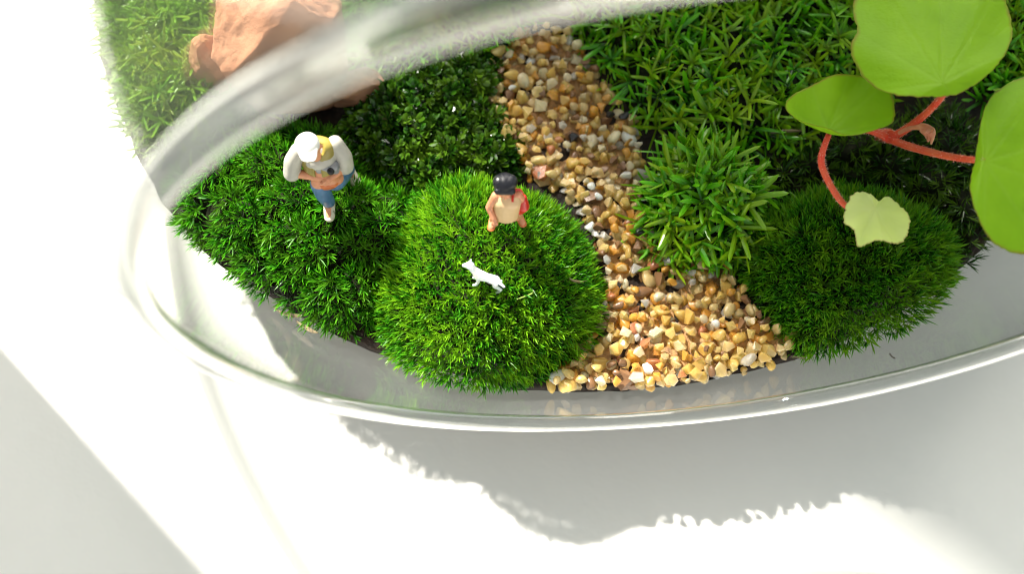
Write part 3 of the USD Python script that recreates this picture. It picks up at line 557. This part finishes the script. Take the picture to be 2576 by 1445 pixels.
def face(hc, r_, f):
    """Nose, brow, eye hollows, mouth and ears on a head at hc looking along f: one list of solids to fuse and one to cut."""
    f = np.asarray(f, float) / np.linalg.norm(f); l = np.cross(f, (0, 0, 1.0)); l /= np.linalg.norm(l); u = np.cross(l, f)
    add = [limb((hc + f * r_ * .95 + u * r_ * .05, .12 * r_), (hc + f * r_ * 1.12 - u * r_ * .25, .17 * r_), seg=8)] + [ball(hc + l * s_ * r_ * .98 - u * .08 * r_, np.array([.2, .2, .28]) * r_, 8) for s_ in (-1, 1)]
    add.append(limb((hc + f * r_ * .9 - u * r_ * .52 - l * .2 * r_, .1 * r_), (hc + f * r_ * .9 - u * r_ * .52 + l * .2 * r_, .1 * r_), seg=8)); add.append(ball(hc + f * r_ * .55 - u * r_ * .75, .42 * r_, 10))
    cut = [ball(hc + f * r_ * 1.02 + l * s_ * .36 * r_ + u * .08 * r_, .16 * r_, 8) for s_ in (-1, 1)]
    return add, cut

# man with white cap, striding towards the viewer, holding something grey in both hands
Lf = surf_pt(left, (830, 524)); Rf = surf_pt(left, (880, 444)); Lf[2] += .9; Rf[2] += 1.0
bz = min(Lf[2], Rf[2])
hip = pt(822, 452, bz + 7.6); chest = pt(803, 402, bz + 10.6); neck = pt(793, 385, bz + 12.6); head = pt(779, 372, bz + 14.2)
shL = pt(744, 380, bz + 11.9); shR = pt(850, 362, bz + 11.9); elL = pt(735, 434, bz + 9.0); elR = pt(868, 418, bz + 9.0); haL = pt(806, 447, bz + 9.0); haR = pt(828, 450, bz + 9.0)
man = thing('person', 'person figurine in white cap, olive vest and jeans striding on the left moss patch', 'figurine', (Lf + Rf) / 2 - (0, 0, .8))
f_ = np.array([.15, -1, -.75]); fa, fc = face(head, 1.15, f_)
hipl, hipr = hip + (-.75, -.2, -.2), hip + (.85, .2, -.2); knl = (hipl + Lf) / 2 + (.0, -.35, .3); knr = (hipr + Rf) / 2 + (.1, -.2, .3)
bodyp = [m3.Manifold.batch_hull([ball(hip, (1.5, 1.1, .9)), ball(chest, (1.6, 1.0, 1.2)), ball((shL + shR) / 2, (1.7, .75, .6))]), limb((neck - (0, 0, .6), .6), (head, .55)), ball(head, (1.1, 1.12, 1.3), 24)] + fa
bodyp += [limb((shL, .6), (elL, .55), (haL, .4)), limb((shR, .6), (elR, .55), (haR, .4)), limb((hipl, .95), (knl, .78), (Lf, .55)), limb((hipr, .95), (knr, .78), (Rf, .55)), limb((Lf, .55), (Lf + (.05, -1.3, -.35), .45)), limb((Rf, .55), (Rf + (.7, -.9, -.35), .45))]
bodyp += hand(haL, (1, -.25, -.1), 1.1, -1) + hand(haR, (-1, -.3, -.1), 1.1, 1)
put('body', soft(fuse(bodyp) - fuse(fc), .3, 4), M['skin'], man, smooth=50)
put('shirt', soft(fuse([limb((shL + (.3, 0, .05), .88), (pt(737, 406, bz + 10.5), .95), (elL + (elL - shL) * .02, .95)), limb((shR + (-.3, 0, .05), .88), (pt(863, 393, bz + 10.5), .95), (elR, .95)), m3.Manifold.batch_hull([ball(chest, (1.75, 1.2, 1.3)), ball((shL + shR) / 2, (2.0, .95, .8))])]), .35, 6), M['shirt'], man, smooth=50)
vest = m3.Manifold.batch_hull([ball(chest + (0, 0, -.9), (1.9, 1.5, 1.2)), ball((shL + shR) / 2 + (-.05, 0, .25), (1.95, 1.2, .95))])
slot = m3.Manifold.cube((.65, 4, 6), True).translate(tuple(chest + (-.1, -2.6, .3)))
put('vest', soft(vest - slot - ball(neck + (0, 0, .4), 1.05), .35, 5), M['olive'], man, smooth=50)
put('shorts', soft(m3.Manifold.batch_hull([ball(hip + (0, 0, .1), (1.5, 1.15, .8)), ball(hip + (-.5, -.15, -.4), .9), ball(hip + (.6, .1, -.4), .9)]), .35, 5), M['orange'], man, smooth=50)
put('trouser_leg', soft(limb((hipl + (0, 0, -.4), 1.1), (knl, .9), (Lf + (0, .05, .5), .74)), .3, 5), M['jeans'], man, smooth=50)
put('trouser_leg', soft(limb((hipr + (0, 0, -.4), 1.1), (knr, .9), (Rf + (0, .05, .5), .74)), .3, 5), M['jeans'], man, smooth=50)
put('shoe', soft(m3.Manifold.batch_hull([ball(Lf + (0, .2, -.1), .66), ball(Lf + (.08, -1.25, -.4), (.6, .7, .42))]), .3, 4), M['shoe'], man, smooth=50)
put('shoe', soft(m3.Manifold.batch_hull([ball(Rf + (0, .2, -.1), .66), ball(Rf + (.75, -1.0, -.4), (.6, .7, .42))]), .3, 4), M['shoe'], man, smooth=50)
fd = f_ / np.linalg.norm(f_)
cap = soft(fuse([ball(head + (-.2, .1, .45), (1.28, 1.35, 1.12), 26), m3.Manifold.batch_hull([ball(head + (-.1, -.6, .75), (1.05, .5, .2)), ball(head + (.05, -1.55, .5), (.8, .4, .15))])]) - ball(head - (0, 0, .75), (1.16, 1.2, 1.1), 22), .3, 3)
put('cap', cap, M['white_paint'], man, smooth=50)
cm = pt(822, 420, bz + 10.1)
camera_ = thing('toy_camera', 'tiny grey object held in both hands of the capped man figurine', 'camera', cm)
put('case', soft(m3.Manifold.batch_hull([ball(cm + (x, y, z), .35, 12) for x in (-.85, .95) for y in (-.3, .35) for z in (-.3, .35)]), .25, 2), M['grey'], camera_, smooth=50)
put('lens', limb((cm + (.45, -.3, .2), .42), (cm + (.5, -.75, .35), .38)), M['black'], camera_, smooth=50)

# child with black hair, beige vest and a red bag
Cl = surf_pt(central, (1240, 570)); Cr = surf_pt(central, (1306, 562)); Cl[2] += 1.7; Cr[2] += 1.7; cz = min(Cl[2], Cr[2])
ch = pt(1274, 540, cz + 3.6); cc = pt(1277, 505, cz + 6.2); chd = pt(1270, 466, cz + 8.9)
child = thing('person', 'person figurine with black hair, beige vest and bare arms on the central moss cushion', 'figurine', (Cl + Cr) / 2 - (0, 0, 1.4))
csL, csR = pt(1248, 492, cz + 7.0), pt(1303, 488, cz + 7.0); ceL, ceR = pt(1231, 522, cz + 5.0), pt(1314, 505, cz + 5.6); caL, caR = pt(1243, 552, cz + 4.0), pt(1304, 528, cz + 4.2)
fa, fc = face(chd - (0, .1, .25), 1.0, (0, -1, -.6))
bp = [m3.Manifold.batch_hull([ball(ch, (1.1, .8, .8)), ball(cc, (1.25, .85, 1.0)), ball((csL + csR) / 2, (1.25, .7, .6))]), limb((cc + (0, 0, .6), .5), (chd, .45)), ball(chd - (0, .1, .25), (.98, 1.0, 1.1), 22)] + fa
bp += [limb((csL, .48), (ceL, .4), (caL, .3)), limb((csR, .48), (ceR, .4), (caR, .3)), limb((ch + (-.6, 0, -.2), .68), ((ch + Cl) / 2 + (-.35, -.1, 0), .52), (Cl, .4)), limb((ch + (.6, 0, -.2), .68), ((ch + Cr) / 2 + (.3, -.1, 0), .52), (Cr, .4)),
       limb((Cl, .4), (Cl + (-.15, -.85, -.25), .32)), limb((Cr, .4), (Cr + (.35, -.75, -.25), .32))] + hand(caL, (.25, -.7, -.6), .85, 1) + hand(caR, (-.2, -.7, -.6), .85, -1)
put('body', soft(fuse(bp) - fuse(fc), .26, 4), M['skin'], child, smooth=50)
put('vest', soft(m3.Manifold.batch_hull([ball(ch + (0, -.1, .1), (1.25, .98, .6)), ball(cc + (0, -.1, 0), (1.4, 1.0, 1.0)), ball((csL + csR) / 2 + (0, -.05, -.1), (1.2, .8, .62))]), .3, 4), M['beige'], child, smooth=50)
hair = fuse([ball(chd + (0, .12, .12), (1.2, 1.15, 1.05), 26), ball(chd + (-.5, .1, .55), (.72, .8, .6), 20), ball(chd + (.55, .1, .55), (.72, .8, .6), 20), m3.Manifold.batch_hull([ball(chd + (-.7, -.75, .1), .38), ball(chd + (.7, -.75, .1), .38)])]) - ball(chd + (0, -.35, -.95), (1.0, 1.0, .9), 20)
put('hair', soft(hair, .28, 4), M['black'], child, smooth=50)
for q, dx in ((Cl, (-.15, -.85, -.3)), (Cr, (.35, -.75, -.3))):
    put('sandal', soft(m3.Manifold.batch_hull([ball(q + (0, .1, -.3), (.42, .42, .22)), ball(q + np.array(dx) * 1.1, (.42, .42, .22))]), .25, 3), M['orange'], child, smooth=50)
bg = pt(1313, 512, cz + 5.0)
bag = thing('red_bag', 'small red bag hanging at the side of the black haired child figurine', 'bag', bg)
put('pouch', soft(m3.Manifold.batch_hull([ball(bg + (.1, .1, .85), (.42, .5, .4)), ball(bg + (-.2, -.1, -1.0), (.55, .65, .5)), ball(bg + (.15, -.2, -.2), (.62, .7, .5))]), .3, 4), M['red'], bag, smooth=50)
put('strap', tube([bg + (.0, .25, 1.0), csR + (.35, .1, .35), csR + (-.2, .1, .62), cc + (.5, -.75, 1.1)], .13, 8, 20), M['red'], bag, smooth=True)

# white dog, head to the upper left, tail to the lower right
D0 = surf_pt(central, (1218, 704)); dz = D0[2] + 1.5
dog = thing('dog', 'white dog figurine on the front slope of the central moss cushion', 'figurine', D0)
chs, rmp, nk, hd = pt(1204, 692, dz), pt(1246, 706, dz - .1), pt(1192, 680, dz + .7), pt(1182, 668, dz + 1.3)
dp = [m3.Manifold.batch_hull([ball(chs, (.62, .55, .72)), ball((chs + rmp) / 2, (.5, .46, .52))]), m3.Manifold.batch_hull([ball((chs + rmp) / 2, (.5, .46, .52)), ball(rmp, (.55, .5, .6))]), limb((chs + (0, 0, .2), .5), (nk, .4), (hd, .38)), ball(hd, (.5, .44, .44)),
      limb((hd, .32), (hd + (-.62, .05, -.1), .2)), limb((hd + (.05, .3, .3), .14), (hd + (.15, .38, .62), .06), seg=8), limb((hd + (.05, -.3, .3), .14), (hd + (.15, -.38, .62), .06), seg=8), limb((rmp + (.2, 0, .2), .26), (pt(1256, 712, dz + .3), .2), (pt(1268, 722, dz + .1), .13))]
gx = lambda p: np.array([p[0], p[1], float(central.z(p[0:1], p[1:2])[0]) + .1])
for s_ in (-1, 1):
    a_ = chs + (-.05, .3 * s_, -.3); b_ = gx(a_ + (-.25, .1 * s_, 0)); dp.append(limb((a_, .26), ((a_ + b_) / 2 + (.12, 0, 0), .19), (b_, .15), (b_ + (-.28, 0, -.05), .13), seg=10))
    a_ = rmp + (.05, .28 * s_, -.1); b_ = gx(a_ + (.25, .1 * s_, 0)); k_ = a_ + (-.15, 0, -.7); h_ = b_ + (.3, 0, .65); dp.append(limb((a_, .34), (k_, .25), (h_, .15), (b_, .13), (b_ + (-.3, 0, -.05), .13), seg=10))
put('body', soft(fuse(dp), .2, 3), M['plastic'], dog, smooth=50)

# ------------------------------------------------------------------ scraps on the moss and soil edge
for lab, pts in (('pale curled leaf scrap at the edge of the left moss patch, upper one', [(690, 775), (720, 790), (752, 795), (765, 785)]), ('tan leaf scrap at the lower end of the left moss patch', [(745, 808), (775, 828), (800, 838)])):
    P_ = np.array([pt(x, y, .6 + .3 * i) for i, (x, y) in enumerate(pts)]); C_ = CubicSpline(np.arange(len(P_)), P_)(np.linspace(0, len(P_) - 1, 14))
    h_ = .26 * np.sin(np.linspace(.25, 2.9, 14)); n_ = np.array([.35, .6, .5]); V = np.vstack([C_ - n_ * h_[:, None], C_ + n_ * h_[:, None]]); V = np.vstack([V, V - (0, 0, .12)])
    Q = [[i, i + 1, 15 + i, 14 + i] for i in range(13)]; Q += [[q[0] + 28, q[3] + 28, q[2] + 28, q[1] + 28] for q in Q] + [[i + 1, i, 28 + i, 29 + i] for i in range(13)] + [[14 + i, 15 + i, 43 + i, 42 + i] for i in range(13)]
    Q = np.array(Q); tag(put('leaf_scrap', (V, np.vstack([Q[:, [0, 1, 2]], Q[:, [0, 2, 3]]])), M['dry'], smooth=60), lab, 'leaf scrap')
M['needle'] = mat('pale_needle', (.24, .36, .06), .5, .3, vary=.4, scale=900, color2=(.16, .24, .04))
M['dark_fibre'] = mat('dark_fibre', (.05, .035, .02), .6, .3)
def on(sf, px, up): p = surf_pt(sf, px); return p + (0, 0, up)
for lab, sf, px, m_, r_ in (('bent pale needle lying on the shaded right side of the central moss cushion', central, [(1300, 765), (1322, 757), (1340, 748), (1330, 738)], 'needle', .09),
                            ('pale upright stalk at the upper right edge of the central moss cushion', central, [(1482, 560), (1486, 585), (1494, 612)], 'needle', .17),
                            ('curved tan needle low on the right flank of the central moss cushion', central, [(1432, 712), (1452, 720), (1476, 718)], 'dry', .14),
                            ('tan dry needle lying on the star moss left of the begonia', starf, [(1935, 348), (1975, 342), (2020, 343)], 'dry', .2),
                            ('thin pale needle across the star moss field below the rim', starf, [(1640, 160), (1680, 172), (1725, 186)], 'needle', .17)):
    tag(put('fallen_needle', tube([on(sf, q, 1.1) for q in px], [r_ * .6, r_, r_, r_ * .3], 7, 18), M[m_], smooth=True), lab, 'needle')
wall = lambda x, y: next((p for p in (at(np.array([x, y], float), zz) for zz in np.arange(12, -8, -.1)) if np.hypot(p[0] - SC[0], p[1] - SC[1]) <= float(rin(p[2])) + .1), at(np.array([x, y], float), -1.))
for lab, px in (('dark thread on the glass below the right end of the gravel path', [(1990, 898), (2008, 900), (2026, 903)]), ('tiny dark fibre on the glass below the right moss cushion', [(2238, 890), (2244, 898), (2252, 902)])):
    tag(put('fibre', tube([wall(*q) for q in px], .07, 6, 10), M['dark_fibre'], smooth=True), lab, 'fibre')
